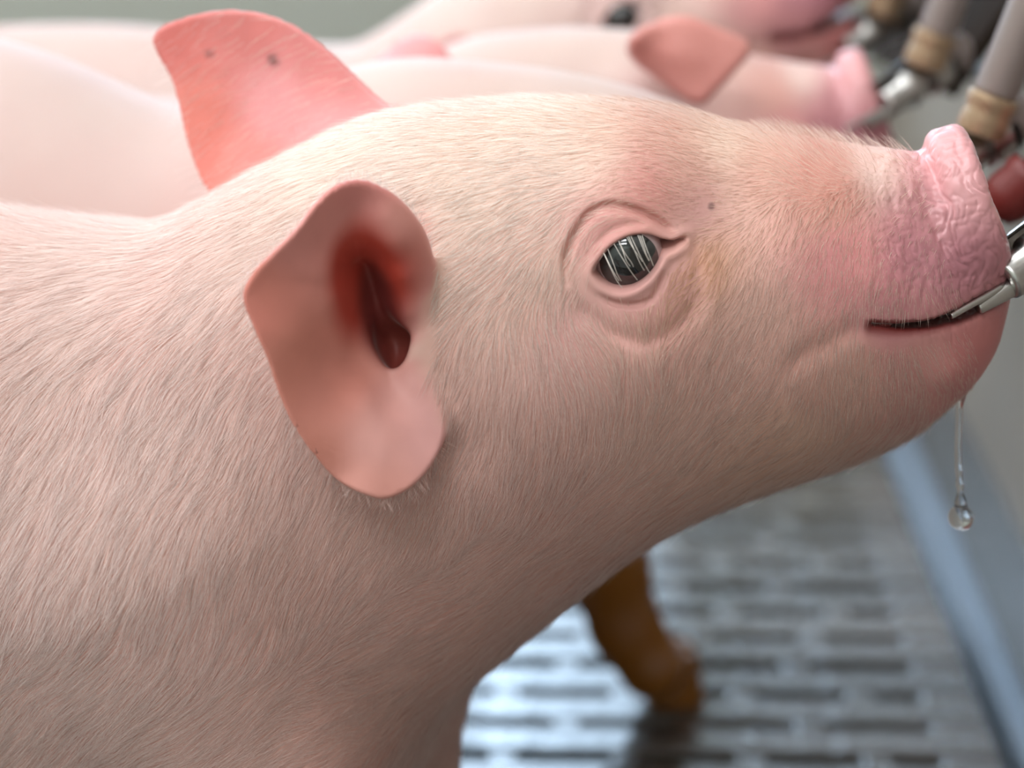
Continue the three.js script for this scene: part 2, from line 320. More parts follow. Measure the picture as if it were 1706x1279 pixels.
function earField({ outline, heights, thick = 0.0016 }, local) {   // a thin curled leaf: outline and heights as [pixel, pixel, z]
  const at = (a, b, z) => local(P(a, b, z)), o = outline.map((e) => at(...e)), poly = spline(o.map((p) => [p.x, p.y]), 8), sd = polyDist(poly, true);
  const hs = tps([...o.map((p) => [p.x, p.y, p.z]), ...heights.map((e) => at(...e)).map((p) => [p.x, p.y, p.z])]);
  const xs = poly.map((p) => p[0]), ys = poly.map((p) => p[1]), x0 = Math.min(...xs) - 0.02, x1 = Math.max(...xs) + 0.02, y0 = Math.min(...ys) - 0.02, y1 = Math.max(...ys) + 0.02;
  const S = new Raster(x0, y0, x1, y1, 0.0015).fill(sd), Z = new Raster(x0, y0, x1, y1, 0.0015).fill(hs);
  const f = (x, y, z) => {
    const ox = Math.max(x0 + 0.004 - x, x - x1 + 0.004, 0), oy = Math.max(y0 + 0.004 - y, y - y1 + 0.004, 0); if (ox + oy > 0) return Math.hypot(ox, oy) + 0.014;
    const s = S.at(x, y), e = 0.001, h = Z.at(x, y), gx = (Z.at(x + e, y) - Z.at(x - e, y)) / (2 * e), gy = (Z.at(x, y + e) - Z.at(x, y - e)) / (2 * e);
    const b = Math.abs(z - h) / Math.sqrt(1 + gx * gx + gy * gy), a = s + 0.002;
    return Math.min(Math.max(a, b), 0) + Math.hypot(Math.max(a, 0), Math.max(b, 0)) - thick - 0.0018 * sstep(-0.004, -0.03, s);
  };
  f.outline = sd; f.height = Z; return f;
}

// colours of the hide itself, by place on the side of the piglet
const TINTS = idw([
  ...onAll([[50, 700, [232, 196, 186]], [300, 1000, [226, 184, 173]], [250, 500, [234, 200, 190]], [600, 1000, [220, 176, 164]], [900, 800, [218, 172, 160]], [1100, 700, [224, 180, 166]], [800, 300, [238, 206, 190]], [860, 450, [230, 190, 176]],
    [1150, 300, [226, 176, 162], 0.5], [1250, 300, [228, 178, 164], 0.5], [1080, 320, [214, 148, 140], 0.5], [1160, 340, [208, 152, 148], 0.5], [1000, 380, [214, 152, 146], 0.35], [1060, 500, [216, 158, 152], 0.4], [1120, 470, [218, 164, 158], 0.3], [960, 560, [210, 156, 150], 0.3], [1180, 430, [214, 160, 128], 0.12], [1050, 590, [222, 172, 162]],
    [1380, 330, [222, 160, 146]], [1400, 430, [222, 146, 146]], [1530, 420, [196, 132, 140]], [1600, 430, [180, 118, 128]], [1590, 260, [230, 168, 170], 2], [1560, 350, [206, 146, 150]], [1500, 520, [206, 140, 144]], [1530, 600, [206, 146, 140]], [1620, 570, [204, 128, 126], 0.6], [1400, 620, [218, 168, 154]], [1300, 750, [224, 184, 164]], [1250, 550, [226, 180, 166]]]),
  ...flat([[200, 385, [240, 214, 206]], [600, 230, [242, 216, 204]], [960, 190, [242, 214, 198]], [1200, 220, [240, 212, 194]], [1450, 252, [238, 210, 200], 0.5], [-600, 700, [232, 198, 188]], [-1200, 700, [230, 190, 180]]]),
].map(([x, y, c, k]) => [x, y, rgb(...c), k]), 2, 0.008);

function buildPiglet(o) {
  // o: name, position, scale, bend, ears [near, far], legs, cell, fine
  const s = o.scale ?? 1, at = o.at, bend = o.bend ?? 0;
  const local = (p) => V3((p.x - at[0]) / s, (p.y - at[1]) / s, (p.z - at[2]) / s);
  const ears = o.ears.map((e) => { const f = earField(e, e.own ? (p) => { let [x, y] = turn(p.x, p.y, bend); return V3(x + (e.shift?.[0] ?? 0), y + (e.shift?.[1] ?? 0), p.z); } : local); f.side = e.mirror ? -1 : e.outline[0][2] - (e.own ? 0 : at[2]) > 0 ? 1 : -1; if (e.mirror) { const g = (x, y, z) => f(x, y, -z); g.outline = f.outline; g.side = -1; return g; } return f; });
  const legs = o.legs.map(legField), cup = o.cup;
  const tail = [bone([-0.425, 0.315, 0], [-0.455, 0.30, 0.008], 0.007, 0.005), bone([-0.455, 0.30, 0.008], [-0.46, 0.265, 0.0], 0.005, 0.0035), bone([-0.46, 0.265, 0.0], [-0.452, 0.235, -0.006], 0.0035, 0.002)];
  const body = (x, y, z) => {
    let u = x, v = y; if (o.lift) v = y - o.lift * sstep(NECK.x + 0.01, NECK.x - 0.12, x); if (bend) [u, v] = turn(x, v, -bendAt(x, bend));
    let d = headField(u, v, z);
    if (x < -0.4) for (const t of tail) d = smin(d, t(x, y, z), 0.008);
    for (const l of legs) d = smin(d, l(x, y, z), 0.03);
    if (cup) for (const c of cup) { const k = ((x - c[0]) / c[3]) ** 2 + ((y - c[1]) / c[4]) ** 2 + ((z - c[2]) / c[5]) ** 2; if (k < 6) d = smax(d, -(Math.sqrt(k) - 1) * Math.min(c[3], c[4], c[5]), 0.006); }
    return d;
  };
  const field = (x, y, z) => { let d = body(x, y, z); for (const e of ears) d = smin(d, e(x, y, z), o.earBlend ?? 0.007); return d; };
  const m = surface(field, [-0.475, -0.006, -0.14], [0.205, 0.45, 0.14], o.cell);
  settle(m, field, 2, 0.0006, o.cell * 0.5);
  for (const want of o.fine ?? []) { refine(m, want); settle(m, field, 2, 0.0003, o.cell / 2); }
  const n = m.pos.length / 3, normal = new Float32Array(n * 3), color = new Float32Array(n * 3), leaf = new Float32Array(n), uv = new Float32Array(n * 2);
  for (let i = 0; i < n; i++) {
    const x = m.pos[i * 3], y = m.pos[i * 3 + 1], z = m.pos[i * 3 + 2], g = gradient(field, x, y, z, o.normalStep ?? 0.0004), l = Math.hypot(...g) || 1;
    for (let c = 0; c < 3; c++) normal[i * 3 + c] = g[c] / l;
    let [u, v] = bend ? turn(x, y, -bendAt(x, bend)) : [x, y];
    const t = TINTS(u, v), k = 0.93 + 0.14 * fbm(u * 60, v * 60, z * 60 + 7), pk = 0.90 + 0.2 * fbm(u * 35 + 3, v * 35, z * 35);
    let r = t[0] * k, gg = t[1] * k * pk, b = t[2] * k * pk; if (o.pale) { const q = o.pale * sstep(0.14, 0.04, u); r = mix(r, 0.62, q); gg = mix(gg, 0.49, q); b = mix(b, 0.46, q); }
    // thin-skinned ears are redder; so is the inside of the mouth and of the nostrils; hooves are horn
    let w = 0; const db = body(x, y, z); for (const e of ears) w = Math.max(w, sstep(0.0005, 0.006, db - e(x, y, z)));
    if (!o.skipLeafArea) for (const e of ears) { const so = e.outline(x, y); if (so < 0.004 && (e.side > 0 ? z > 0.03 : z < -0.03)) w = Math.max(w, sstep(0.002, -0.006, so) * sstep(0.014, 0.007, e(x, y, z))); }
    leaf[i] = w;
    if (w > 0) { const e = (z > 0 ? NEAR_TINT : FAR_TINT)(x, y), q = 0.9 + 0.2 * fbm(x * 90, y * 90, z * 90); r = mix(r, e[0] * q, w); gg = mix(gg, e[1] * q, w); b = mix(b, e[2] * q, w); }
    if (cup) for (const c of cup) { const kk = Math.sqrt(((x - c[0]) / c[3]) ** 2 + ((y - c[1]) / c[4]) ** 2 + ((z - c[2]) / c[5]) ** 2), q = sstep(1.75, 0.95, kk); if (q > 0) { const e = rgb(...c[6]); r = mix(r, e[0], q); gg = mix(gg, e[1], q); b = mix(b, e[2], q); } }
    if (u > 0.1) { const [mm, mt] = MOUTH(u, v), q = sstep(0.0045, 0.001, mm) * (Math.abs(z) < halfWidth(u, v) + 0.001 ? 1 : 0); if (q > 0) { const e = rgb(120, 52, 50); r = mix(r, e[0], q); gg = mix(gg, e[1], q); b = mix(b, e[2], q); } }
    if (y < 0.03) { const q = sstep(0.032, 0.024, y), e = rgb(120, 96, 74); r = mix(r, e[0], q); gg = mix(gg, e[1], q); b = mix(b, e[2], q); }
    for (const ml of o.mole ?? []) { const q = sstep(ml[3], ml[3] * 0.3, Math.hypot(x - ml[0], y - ml[1])); if (q > 0 && z * ml[2] > 0) { r = mix(r, 0.14, q * 0.7); gg = mix(gg, 0.07, q * 0.7); b = mix(b, 0.07, q * 0.7); } }
    if (o.dirt) { const q = o.dirt(x, y, z) * (0.75 + 0.5 * fbm(x * 50, y * 50, z * 50)), e = rgb(158, 100, 36); if (q > 0) { const f = Math.min(q, 1); r = mix(r, e[0], f); gg = mix(gg, e[1], f); b = mix(b, e[2], f); } }
    let wet = w * 0.3; if (u > 0.1) { const q = Math.hypot(u - DISC.x, v - DISC.y); wet = Math.max(wet, sstep(0.04, 0.016, q), sstep(0.008, 0.002, MOUTH(u, v)[0])); } if (y < 0.05) wet = 0.8;
    uv[i * 2] = 0.02 + 0.96 * wet; uv[i * 2 + 1] = 0.5;
    color[i * 3] = r; color[i * 3 + 1] = gg; color[i * 3 + 2] = b;
  }
  const geo = new THREE.BufferGeometry();
  geo.setAttribute('position', new THREE.Float32BufferAttribute(m.pos, 3)); geo.setAttribute('normal', new THREE.BufferAttribute(normal, 3)); geo.setAttribute('color', new THREE.BufferAttribute(color, 3)); geo.setAttribute('uv', new THREE.BufferAttribute(uv, 2)); geo.setIndex(m.tri);
  const root = base('piglet', ...at); root.scale.setScalar(s);
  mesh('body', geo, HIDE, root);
  // the eyes: ball, iris, pupil
  for (const side of [1, -1]) {
    const e = new THREE.Group(); e.name = 'eye'; root.add(e);
    const [ex, ey] = bend ? turn(EYE[0], EYE[1], bend) : EYE, w = halfWidth(EYE[0], EYE[1]) + DR_EYE;
    e.position.set(ex, ey, side * (w - 0.0105)); e.rotation.order = 'YXZ'; e.rotation.set(0.06, side > 0 ? 0.06 : Math.PI - 0.06, side * bend);
    for (const [name, g, mt] of EYE_PARTS) mesh(name, g, mt, e);
  }
  return { root, geo, field, body, ears, leaf, local };
}
const DR_EYE = 0.0042;
function ramp(a, b) { const d = new Uint8Array(64 * 2 * 4); for (let i = 0; i < 128; i++) { const v = 255 * mix(a, b, (i % 64) / 63); d.set([v, v, v, 255], i * 4); } const t = new THREE.DataTexture(d, 64, 2); t.magFilter = THREE.LinearFilter; t.needsUpdate = true; return t; }   // dry to wet
const HIDE = new THREE.MeshPhysicalMaterial({ name: 'hide', vertexColors: true, roughness: 1, roughnessMap: ramp(0.62, 0.3), clearcoat: 1, clearcoatMap: ramp(0, 0.35), clearcoatRoughness: 0.3, sheen: 0.6, sheenColor: new THREE.Color(1, 0.95, 0.92), sheenRoughness: 0.5, specularIntensity: 0.6 });
const EYE_PARTS = (() => {
  const cap = (r, a0, a1) => new THREE.SphereGeometry(r, 48, 24, 0, Math.PI * 2, a0, a1 - a0).rotateX(Math.PI / 2);
  const wet = { roughness: 0.06, clearcoat: 1, clearcoatRoughness: 0.03 };
  return [['eyeball', cap(0.0110, 0.92, Math.PI), new THREE.MeshPhysicalMaterial({ name: 'white of the eye', color: lin(196, 180, 182), ...wet })],
    ['iris', cap(0.01105, 0.45, 0.96), new THREE.MeshPhysicalMaterial({ name: 'iris', color: lin(46, 50, 50), ...wet })],
    ['pupil', cap(0.0111, 0, 0.50), new THREE.MeshPhysicalMaterial({ name: 'pupil', color: lin(14, 15, 17), ...wet })]];
})();

// the ears of the piglet in front
const NEAR_EAR = {
  outline: [[402, 492, 0.088], [418, 455, 0.088], [450, 420, 0.088], [490, 380, 0.086], [520, 340, 0.083], [552, 310, 0.079], [592, 296, 0.074], [640, 310, 0.069], [680, 340, 0.064], [712, 385, 0.058], [728, 450, 0.052], [722, 520, 0.048], [716, 580, 0.047], [732, 630, 0.057], [746, 680, 0.062], [743, 730, 0.067], [718, 780, 0.074], [684, 815, 0.080], [640, 832, 0.083], [600, 824, 0.085], [560, 798, 0.081], [515, 750, 0.084], [482, 700, 0.086], [460, 650, 0.087], [444, 600, 0.088], [420, 545, 0.089]],
  heights: [[602, 425, 0.050], [625, 480, 0.048], [640, 560, 0.043], [655, 610, 0.045], [552, 395, 0.072], [528, 450, 0.077], [545, 500, 0.072], [560, 560, 0.066], [500, 470, 0.080], [490, 560, 0.083], [560, 660, 0.074], [620, 660, 0.068], [640, 740, 0.077], [580, 740, 0.080], [665, 400, 0.070], [676, 460, 0.065], [682, 520, 0.060], [592, 345, 0.069], [640, 360, 0.071], [690, 640, 0.060], [690, 720, 0.069]],
};
const FAR_EAR = {
  outline: [[252, 66, -0.075], [264, 46, -0.075], [300, 29, -0.074], [340, 19, -0.073], [385, 14, -0.071], [430, 19, -0.069], [485, 37, -0.066], [540, 74, -0.062], [590, 120, -0.056], [630, 158, -0.05], [680, 200, -0.042], [700, 280, -0.038], [650, 370, -0.038], [540, 400, -0.042], [430, 380, -0.05], [350, 326, -0.058], [325, 280, -0.062], [308, 230, -0.065], [297, 180, -0.068], [283, 130, -0.071], [264, 96, -0.074]],
  heights: [[420, 150, -0.071], [480, 230, -0.062], [380, 230, -0.068], [560, 240, -0.052]],
};
const earTints = (list, z) => idw(list.map(([a, b, c]) => { const p = P(a, b, z); return [p.x, p.y, rgb(...c)]; }), 2, 0.008);
const NEAR_TINT = earTints([[420, 490, [214, 132, 118]], [480, 600, [216, 138, 122]], [540, 360, [222, 148, 140]], [600, 310, [220, 140, 134]], [690, 380, [226, 158, 148]], [530, 740, [220, 144, 128]], [630, 800, [228, 160, 148]], [640, 720, [230, 170, 162]], [710, 720, [228, 170, 166]], [700, 560, [222, 160, 152]], [560, 640, [216, 140, 126]]], 0.075);
const FAR_TINT = earTints([[270, 60, [222, 126, 120]], [400, 40, [226, 138, 134]], [540, 100, [228, 144, 142]], [460, 170, [236, 166, 168]], [560, 220, [238, 170, 172]], [330, 200, [236, 144, 132]], [370, 290, [236, 142, 130]], [430, 270, [236, 152, 146]]], -0.068);  // own pink of thin skin, plus a backlit glow put into the colour
const MUDDY = (x0, x1, z0, z1) => (x, y, z) => x > x0 && x < x1 && z > z0 && z < z1 ? sstep(0.16, 0.10, y) : 0;
const leg = (x, z, k = 0, hind = false) => hind
  ? [[x, 0.235, z * 0.8, 0.055], [x + 0.02, 0.16, z, 0.034], [x - 0.035, 0.10, z, 0.017], [x - 0.02 + k, 0.035, z, 0.0125], [x - 0.012 + k, 0.016, z, 0.013]]
  : [[x - 0.03, 0.24, z * 0.8, 0.045], [x + 0.004, 0.17, z, 0.028], [x + 0.012 + k * 0.4, 0.10, z, 0.0165], [x + 0.012 + k, 0.035, z, 0.0125], [x + 0.018 + k, 0.016, z, 0.013]];
const inBox = (a, b, zmin = 0) => { const p = on(a[0], b[1]), q = on(b[0], a[1]); return (x, y, z) => x > p[0] && x < q[0] && y > p[1] && y < q[1] && z > zmin; };
const faceNear = inBox([760, 150], [1720, 860]), eyeNear = inBox([900, 280], [1200, 600]), snoutNear = inBox([1440, 100], [1760, 690]), earNear = inBox([380, 280], [770, 850]);
const MAIN = buildPiglet({
  at: [0, 0, 0], cell: 0.0017, mole: [[...on(1186, 347), 0.0016], ...[[456, 94, 0.0028], [462, 100, 0.0022], [350, 88, 0.002]].map(([a, b, q]) => { const p = P(a, b, -0.071); return [p.x, p.y, -1, q]; })], ears: [NEAR_EAR, FAR_EAR],
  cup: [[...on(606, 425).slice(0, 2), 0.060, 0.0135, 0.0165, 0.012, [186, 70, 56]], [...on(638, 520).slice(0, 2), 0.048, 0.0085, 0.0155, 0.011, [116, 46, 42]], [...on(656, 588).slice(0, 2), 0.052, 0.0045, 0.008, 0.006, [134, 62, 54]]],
  legs: [leg(-0.085, 0.05, -0.01), leg(-0.051, -0.045), leg(-0.36, 0.05, 0, true), leg(-0.39, -0.05, 0, true)],
  fine: [(x, y, z) => faceNear(x, y, z) || earNear(x, y, z), (x, y, z) => eyeNear(x, y, z) || snoutNear(x, y, z)],
});
tag(MAIN.root, 'pink piglet in sharp focus, snout raised with a steel nipple in its mouth', 'piglet');

// ------------------------------------------------------------------ the coat of the piglet in front
{
  const A = (list) => onAll(list.map(([a, b, deg, len, k]) => [a, b, [Math.cos(deg * Math.PI / 180), Math.sin(deg * Math.PI / 180), len], k])).map(([x, y, v, k]) => [x, y, v, k]);
  // where on the face and body: which way the hair runs (degrees), and how long it is (mm)
  const FLOW = idw(A([[1300, 225, 172, 7], [1150, 195, 172, 8], [950, 185, 178, 9], [700, 200, 190, 9], [800, 270, 196, 9], [950, 270, 190, 8], [900, 380, 218, 8], [950, 450, 246, 7], [800, 420, 218, 8], [760, 330, 205, 8], [850, 650, 262, 9], [770, 640, 250, 8], [750, 850, 255, 10], [900, 800, 250, 10], [930, 600, 282, 9],
    [980, 560, 300, 8], [1060, 585, 276, 8], [1130, 555, 238, 8], [1170, 480, 215, 6], [1200, 450, 254, 7], [1220, 600, 240, 8], [1050, 680, 262, 9], [1150, 720, 226, 9], [1250, 700, 216, 8], [1000, 850, 216, 10], [1100, 820, 205, 9], [1300, 400, 245, 5], [1400, 450, 252, 4], [1500, 380, 240, 3], [1350, 550, 246, 6], [1400, 650, 272, 7], [1500, 640, 276, 7], [1570, 600, 300, 5], [1620, 590, 300, 4], [1450, 590, 262, 6],
    [1300, 780, 202, 9], [1450, 745, 220, 8], [1000, 930, 196, 10], [750, 1000, 188, 10], [600, 1150, 180, 11], [850, 930, 205, 10], [600, 900, 236, 10], [450, 950, 236, 11], [300, 900, 246, 12], [200, 700, 248, 13], [100, 500, 226, 13], [50, 420, 206, 13], [350, 500, 236, 12], [250, 400, 214, 12], [150, 1150, 226, 12], [400, 1200, 208, 12], [430, 330, 212, 10], [600, 240, 196, 9], [450, 750, 242, 11], [20, 900, 250, 13], [-600, 700, 225, 13],
    [1080, 320, 175, 4, 0.4], [1010, 320, 215, 5, 0.4], [960, 390, 245, 5, 0.4], [1170, 350, 190, 4, 0.4], [1030, 510, 290, 5, 0.3], [1100, 490, 260, 5, 0.3], [1230, 300, 180, 5]]), 2.2, 0.006);
  const coatTint = idw(onAll([[800, 800, [238, 211, 203]], [100, 700, [246, 228, 222]], [800, 250, [250, 240, 232]], [1170, 440, [216, 172, 124], 0.06], [1150, 290, [232, 202, 186], 0.4], [1300, 300, [234, 206, 190], 0.5], [1400, 700, [228, 202, 190]], [1300, 560, [234, 208, 198]]]).map(([x, y, c, k]) => [x, y, rgb(...c), k]), 2, 0.01);
  const { geo, leaf, ears } = MAIN, pos = geo.attributes.position.array, nor = geo.attributes.normal.array, idx = geo.index.array, nt = idx.length / 3;
  const nv = pos.length / 3, dens = new Float32Array(nv), earC = on(640, 560), o_mole = on(1186, 347);
  for (let i = 0; i < nv; i++) {
    const x = pos[i * 3], y = pos[i * 3 + 1], z = pos[i * 3 + 2], [px, py] = proj(x, y, z), f = ((CAM.x - x) * nor[i * 3] + (CAM.y - y) * nor[i * 3 + 1] + (CAM.z - z) * nor[i * 3 + 2]) / Math.hypot(CAM.x - x, CAM.y - y, CAM.z - z);
    const seen = f > -0.35 && px > -80 && px < 1790 && py > 0 && py < 1360;
    let d = seen ? 1 : f > -0.35 ? mix(0.3, 1, sstep(-900, -80, px) * sstep(2100, 1300, py)) * 0.9 : 0.12;
    if (leaf[i] > 0.25) d = z > 0 ? (f < 0.25 ? 0.5 : 0) : 0.05;
    if (y < 0.03) d = 0;
    if (x > 0.1) { const rx = x - DISC.x, ry = y - DISC.y, v = rx * DISC_V[0] + ry * DISC_V[1], u = rx * DISC_V[1] - ry * DISC_V[0]; if (u > -0.012) d *= 0.0; else if (u > -0.03) d *= 0.45; const [m] = MOUTH(x, y); if (m < 0.005 || Math.abs(z) < halfWidth(x, y) * 0.4 && u > -0.02) d = 0; }
    if (o_mole && Math.hypot(x - o_mole[0], y - o_mole[1]) < 0.003) d = 0;
    const eyeD = Math.hypot(x - EYE[0], y - EYE[1]); if (eyeD < 0.03) { const s = openDist(x, y); d *= sstep(0.0015, 0.010, s) * 0.8 + (s > 0.0015 ? 0.08 : 0); }
    for (const c of [[615, 440], [640, 545]]) if (z > 0) { const p = on(...c); if (Math.hypot(x - p[0], y - p[1]) < 0.018) d = 0; }
    dens[i] = d;
  }
  // pick places by area and density
  const cum = new Float64Array(nt); let sum = 0;
  for (let t = 0; t < nt; t++) {
    const a = idx[t * 3] * 3, b = idx[t * 3 + 1] * 3, c = idx[t * 3 + 2] * 3, ux = pos[b] - pos[a], uy = pos[b + 1] - pos[a + 1], uz = pos[b + 2] - pos[a + 2], vx = pos[c] - pos[a], vy = pos[c + 1] - pos[a + 1], vz = pos[c + 2] - pos[a + 2];
    sum += Math.hypot(uy * vz - uz * vy, uz * vx - ux * vz, ux * vy - uy * vx) / 2 * (dens[a / 3] + dens[b / 3] + dens[c / 3]) / 3; cum[t] = sum;
  }
  const N = 215000, SEG = 3, P0 = new Float32Array(N * (SEG * 2 + 1) * 3), N0 = new Float32Array(P0.length), C0 = new Float32Array(P0.length), I0 = new Uint32Array(N * (SEG * 2 - 1) * 3);
  let vp = 0, ip = 0, t = 0;
  for (let h = 0; h < N; h++) {
    const want = (h + rnd()) / N * sum; while (t < nt - 1 && cum[t] < want) t++;
    let r1 = Math.sqrt(rnd()), r2 = rnd(); const w = [1 - r1, r1 * (1 - r2), r1 * r2], at = [0, 0, 0], n = [0, 0, 0]; let lf = 0;
    for (let k = 0; k < 3; k++) { const o = idx[t * 3 + k]; lf += leaf[o] * w[k]; for (let c = 0; c < 3; c++) { at[c] += pos[o * 3 + c] * w[k]; n[c] += nor[o * 3 + c] * w[k]; } }
    let [dx, dy, len] = FLOW(at[0], at[1]), dz = 0; len *= 0.001 * (0.65 + 0.6 * rnd());
    if (lf > 0.25 && at[2] > 0) { dx = at[0] - earC[0]; dy = at[1] - earC[1]; dz = -0.01; len = 0.006; }
    // locks: neighbouring hairs lean together
    const lock = (fbm(at[0] * 170, at[1] * 170, at[2] * 170) - 0.5) * 0.9 + (rnd() - 0.5) * 0.22, ca = Math.cos(lock), sa = Math.sin(lock); [dx, dy] = [dx * ca - dy * sa, dx * sa + dy * ca];
    let dn = dx * n[0] + dy * n[1] + dz * n[2]; dx -= dn * n[0]; dy -= dn * n[1]; dz -= dn * n[2]; let l = Math.hypot(dx, dy, dz); if (l < 1e-4) { dx = -1; l = 1; } dx /= l; dy /= l; dz /= l;
    let sx = n[1] * dz - n[2] * dy, sy = n[2] * dx - n[0] * dz, sz = n[0] * dy - n[1] * dx;
    // bristles stand up on the bridge of the snout and along the top line
    const bridge = at[0] > 0.075 && at[0] < 0.132 && n[1] > 0.6 ? sstep(0.075, 0.09, at[0]) * sstep(0.6, 0.8, n[1]) : 0;
    const lift = mix(0.10 + 0.12 * rnd() + 0.25 * rnd() ** 6, 0.9 + 0.5 * rnd(), bridge * (0.4 + 0.6 * rnd())), sway = (rnd() - 0.5) * 0.16, drop = mix(0.08, 0.2, rnd());
    if (bridge > 0) len = mix(len, 0.0065, bridge);
    const roll = (rnd() - 0.5) * 1.6, cr = Math.cos(roll), sr = Math.sin(roll), wide = 0.000085 * (0.75 + 0.5 * rnd());
    const bx = sx * cr + n[0] * sr, by = sy * cr + n[1] * sr, bz = sz * cr + n[2] * sr, tint = coatTint(at[0], at[1]), shade = 0.9 + 0.2 * rnd();
    for (let s = 0; s <= SEG; s++) {
      const q = s / SEG, a = len * q, u = len * (lift * q - lift * drop * 3 * q * q * 0.5) - 0.0002, side = len * sway * q * q, ww = wide * (1 - q ** 1.6);
      const cx = at[0] + dx * a + n[0] * u + sx * side, cy = at[1] + dy * a + n[1] * u + sy * side, cz = at[2] + dz * a + n[2] * u + sz * side;
      for (const e of s < SEG ? [-1, 1] : [0]) {
        const o = vp * 3; P0[o] = cx + bx * ww * e; P0[o + 1] = cy + by * ww * e; P0[o + 2] = cz + bz * ww * e;
        let m0 = n[0] + bx * e * 0.45 + sx * sr * 0.3, m1 = n[1] + by * e * 0.45 + sy * sr * 0.3, m2 = n[2] + bz * e * 0.45 + sz * sr * 0.3; const ml = Math.hypot(m0, m1, m2);
        N0[o] = m0 / ml; N0[o + 1] = m1 / ml; N0[o + 2] = m2 / ml; for (let c = 0; c < 3; c++) C0[o + c] = tint[c] * shade; vp++;
      }
      if (s < SEG - 1) { const b = vp - 2; I0.set([b, b + 2, b + 1, b + 1, b + 2, b + 3], ip); ip += 6; } else if (s === SEG - 1) { const b = vp - 2; I0.set([b, b + 2, b + 1], ip); ip += 3; }
    }
  }
  const g = new THREE.BufferGeometry(); g.setAttribute('position', new THREE.BufferAttribute(P0, 3)); g.setAttribute('normal', new THREE.BufferAttribute(N0, 3)); g.setAttribute('color', new THREE.BufferAttribute(C0, 3)); g.setIndex(new THREE.BufferAttribute(I0, 1));
  const coat = mesh('fur', g, new THREE.MeshPhysicalMaterial({ name: 'pale hair', vertexColors: true, roughness: 1, transmission: 0.4, thickness: 0 }), MAIN.root);
  tag(coat, 'short pale hair lying back over the hide', null, null, 'stuff');
  // long white lashes over the near eye
  const lashes = [], lid = onAll([[1003, 428], [1012, 416], [1022, 405], [1036, 396], [1050, 389], [1064, 387], [1078, 387], [1090, 391]]);
  for (let i = 0; i < 12; i++) {
    const q = Math.min(1, Math.max(0, 0.1 + 0.65 * (Math.floor(i / 3) / 3) + 0.13 * (rnd() - 0.3))) * (lid.length - 1), k = Math.min(Math.floor(q), lid.length - 2), x = mix(lid[k][0], lid[k + 1][0], q - k), y = mix(lid[k][1], lid[k + 1][1], q - k), z = EYE[2] + 0.0045;
    const L = 0.009 * (0.7 + 0.6 * rnd()), a = (-62 + 14 * (rnd() - 0.5)) * Math.PI / 180, c = Math.cos(a), s = Math.sin(a), out = 0.002 + 0.003 * rnd();
    const curve = new THREE.CatmullRomCurve3([V3(x - c * 0.001, y - s * 0.001, z - 0.001), V3(x + c * L * 0.35, y + s * L * 0.35, z + out * 0.8), V3(x + c * L * 0.75 + 0.0006 * (rnd() - 0.5), y + s * L * 0.75, z + out), V3(x + c * L, y + s * L, z + out * 0.8)]);
    const tg = new THREE.TubeGeometry(curve, 8, 0.0001, 5); lashes.push(tg);
  }
  tag(mesh('eyelashes', mergeGeometries(lashes), new THREE.MeshStandardMaterial({ name: 'white lashes', color: lin(236, 228, 218), roughness: 0.4 }), MAIN.root), 'fine white lashes hanging over the eye', null, null, 'stuff');
}

// ------------------------------------------------------------------ the pen: slatted floor, kerb, walls, ceiling
const steelDull = new THREE.MeshPhysicalMaterial({ name: 'galvanised steel', color: lin(170, 174, 178), metalness: 1, roughness: 0.32 });
const wetTex = noiseTexture(256, (u, v) => 0.5 + 0.9 * (tnoise(u, v, 14, 1) - 0.5)), wetTexFine = noiseTexture(256, (u, v) => 0.5 + 0.5 * (tnoise(u, v, 40, 4) - 0.5));
const patchy = noiseTexture(256, (u, v) => clamp(0.3 + 2.4 * (tnoise(u, v, 9, 7) - 0.42), 0.1, 1));
for (const t of [wetTex, wetTexFine]) t.repeat.set(7, 7); patchy.repeat.set(3, 3);
const slatMats = [0, 1, 2].map((i) => new THREE.MeshPhysicalMaterial({ name: 'wet slat', color: lin(84 + 7 * i, 78 + 6 * i, 73 + 5 * i), roughness: 0.5, roughnessMap: patchy, bumpMap: wetTex, bumpScale: 0.0022, clearcoat: 0.7, clearcoatRoughness: 0.1 }));
const KERB0 = onFloor(1706, 1190), KERB1 = onFloor(1520, 750), KX = (KERB0.x + KERB1.x) / 2;
const WALL_X = KX + 0.045, PIT = -0.45, X0 = -3.2, Z0 = -2.7, Z1 = 2.4;
const SLAT_X0 = -1.1, SLAT_Z0 = -1.32, SLAT_Z1 = 0.6, PITCH_Z = 0.036;
const slatted = new THREE.Group(); slatted.name = 'floor_slatted'; slatted.userData.kind = 'structure'; scene.add(slatted);
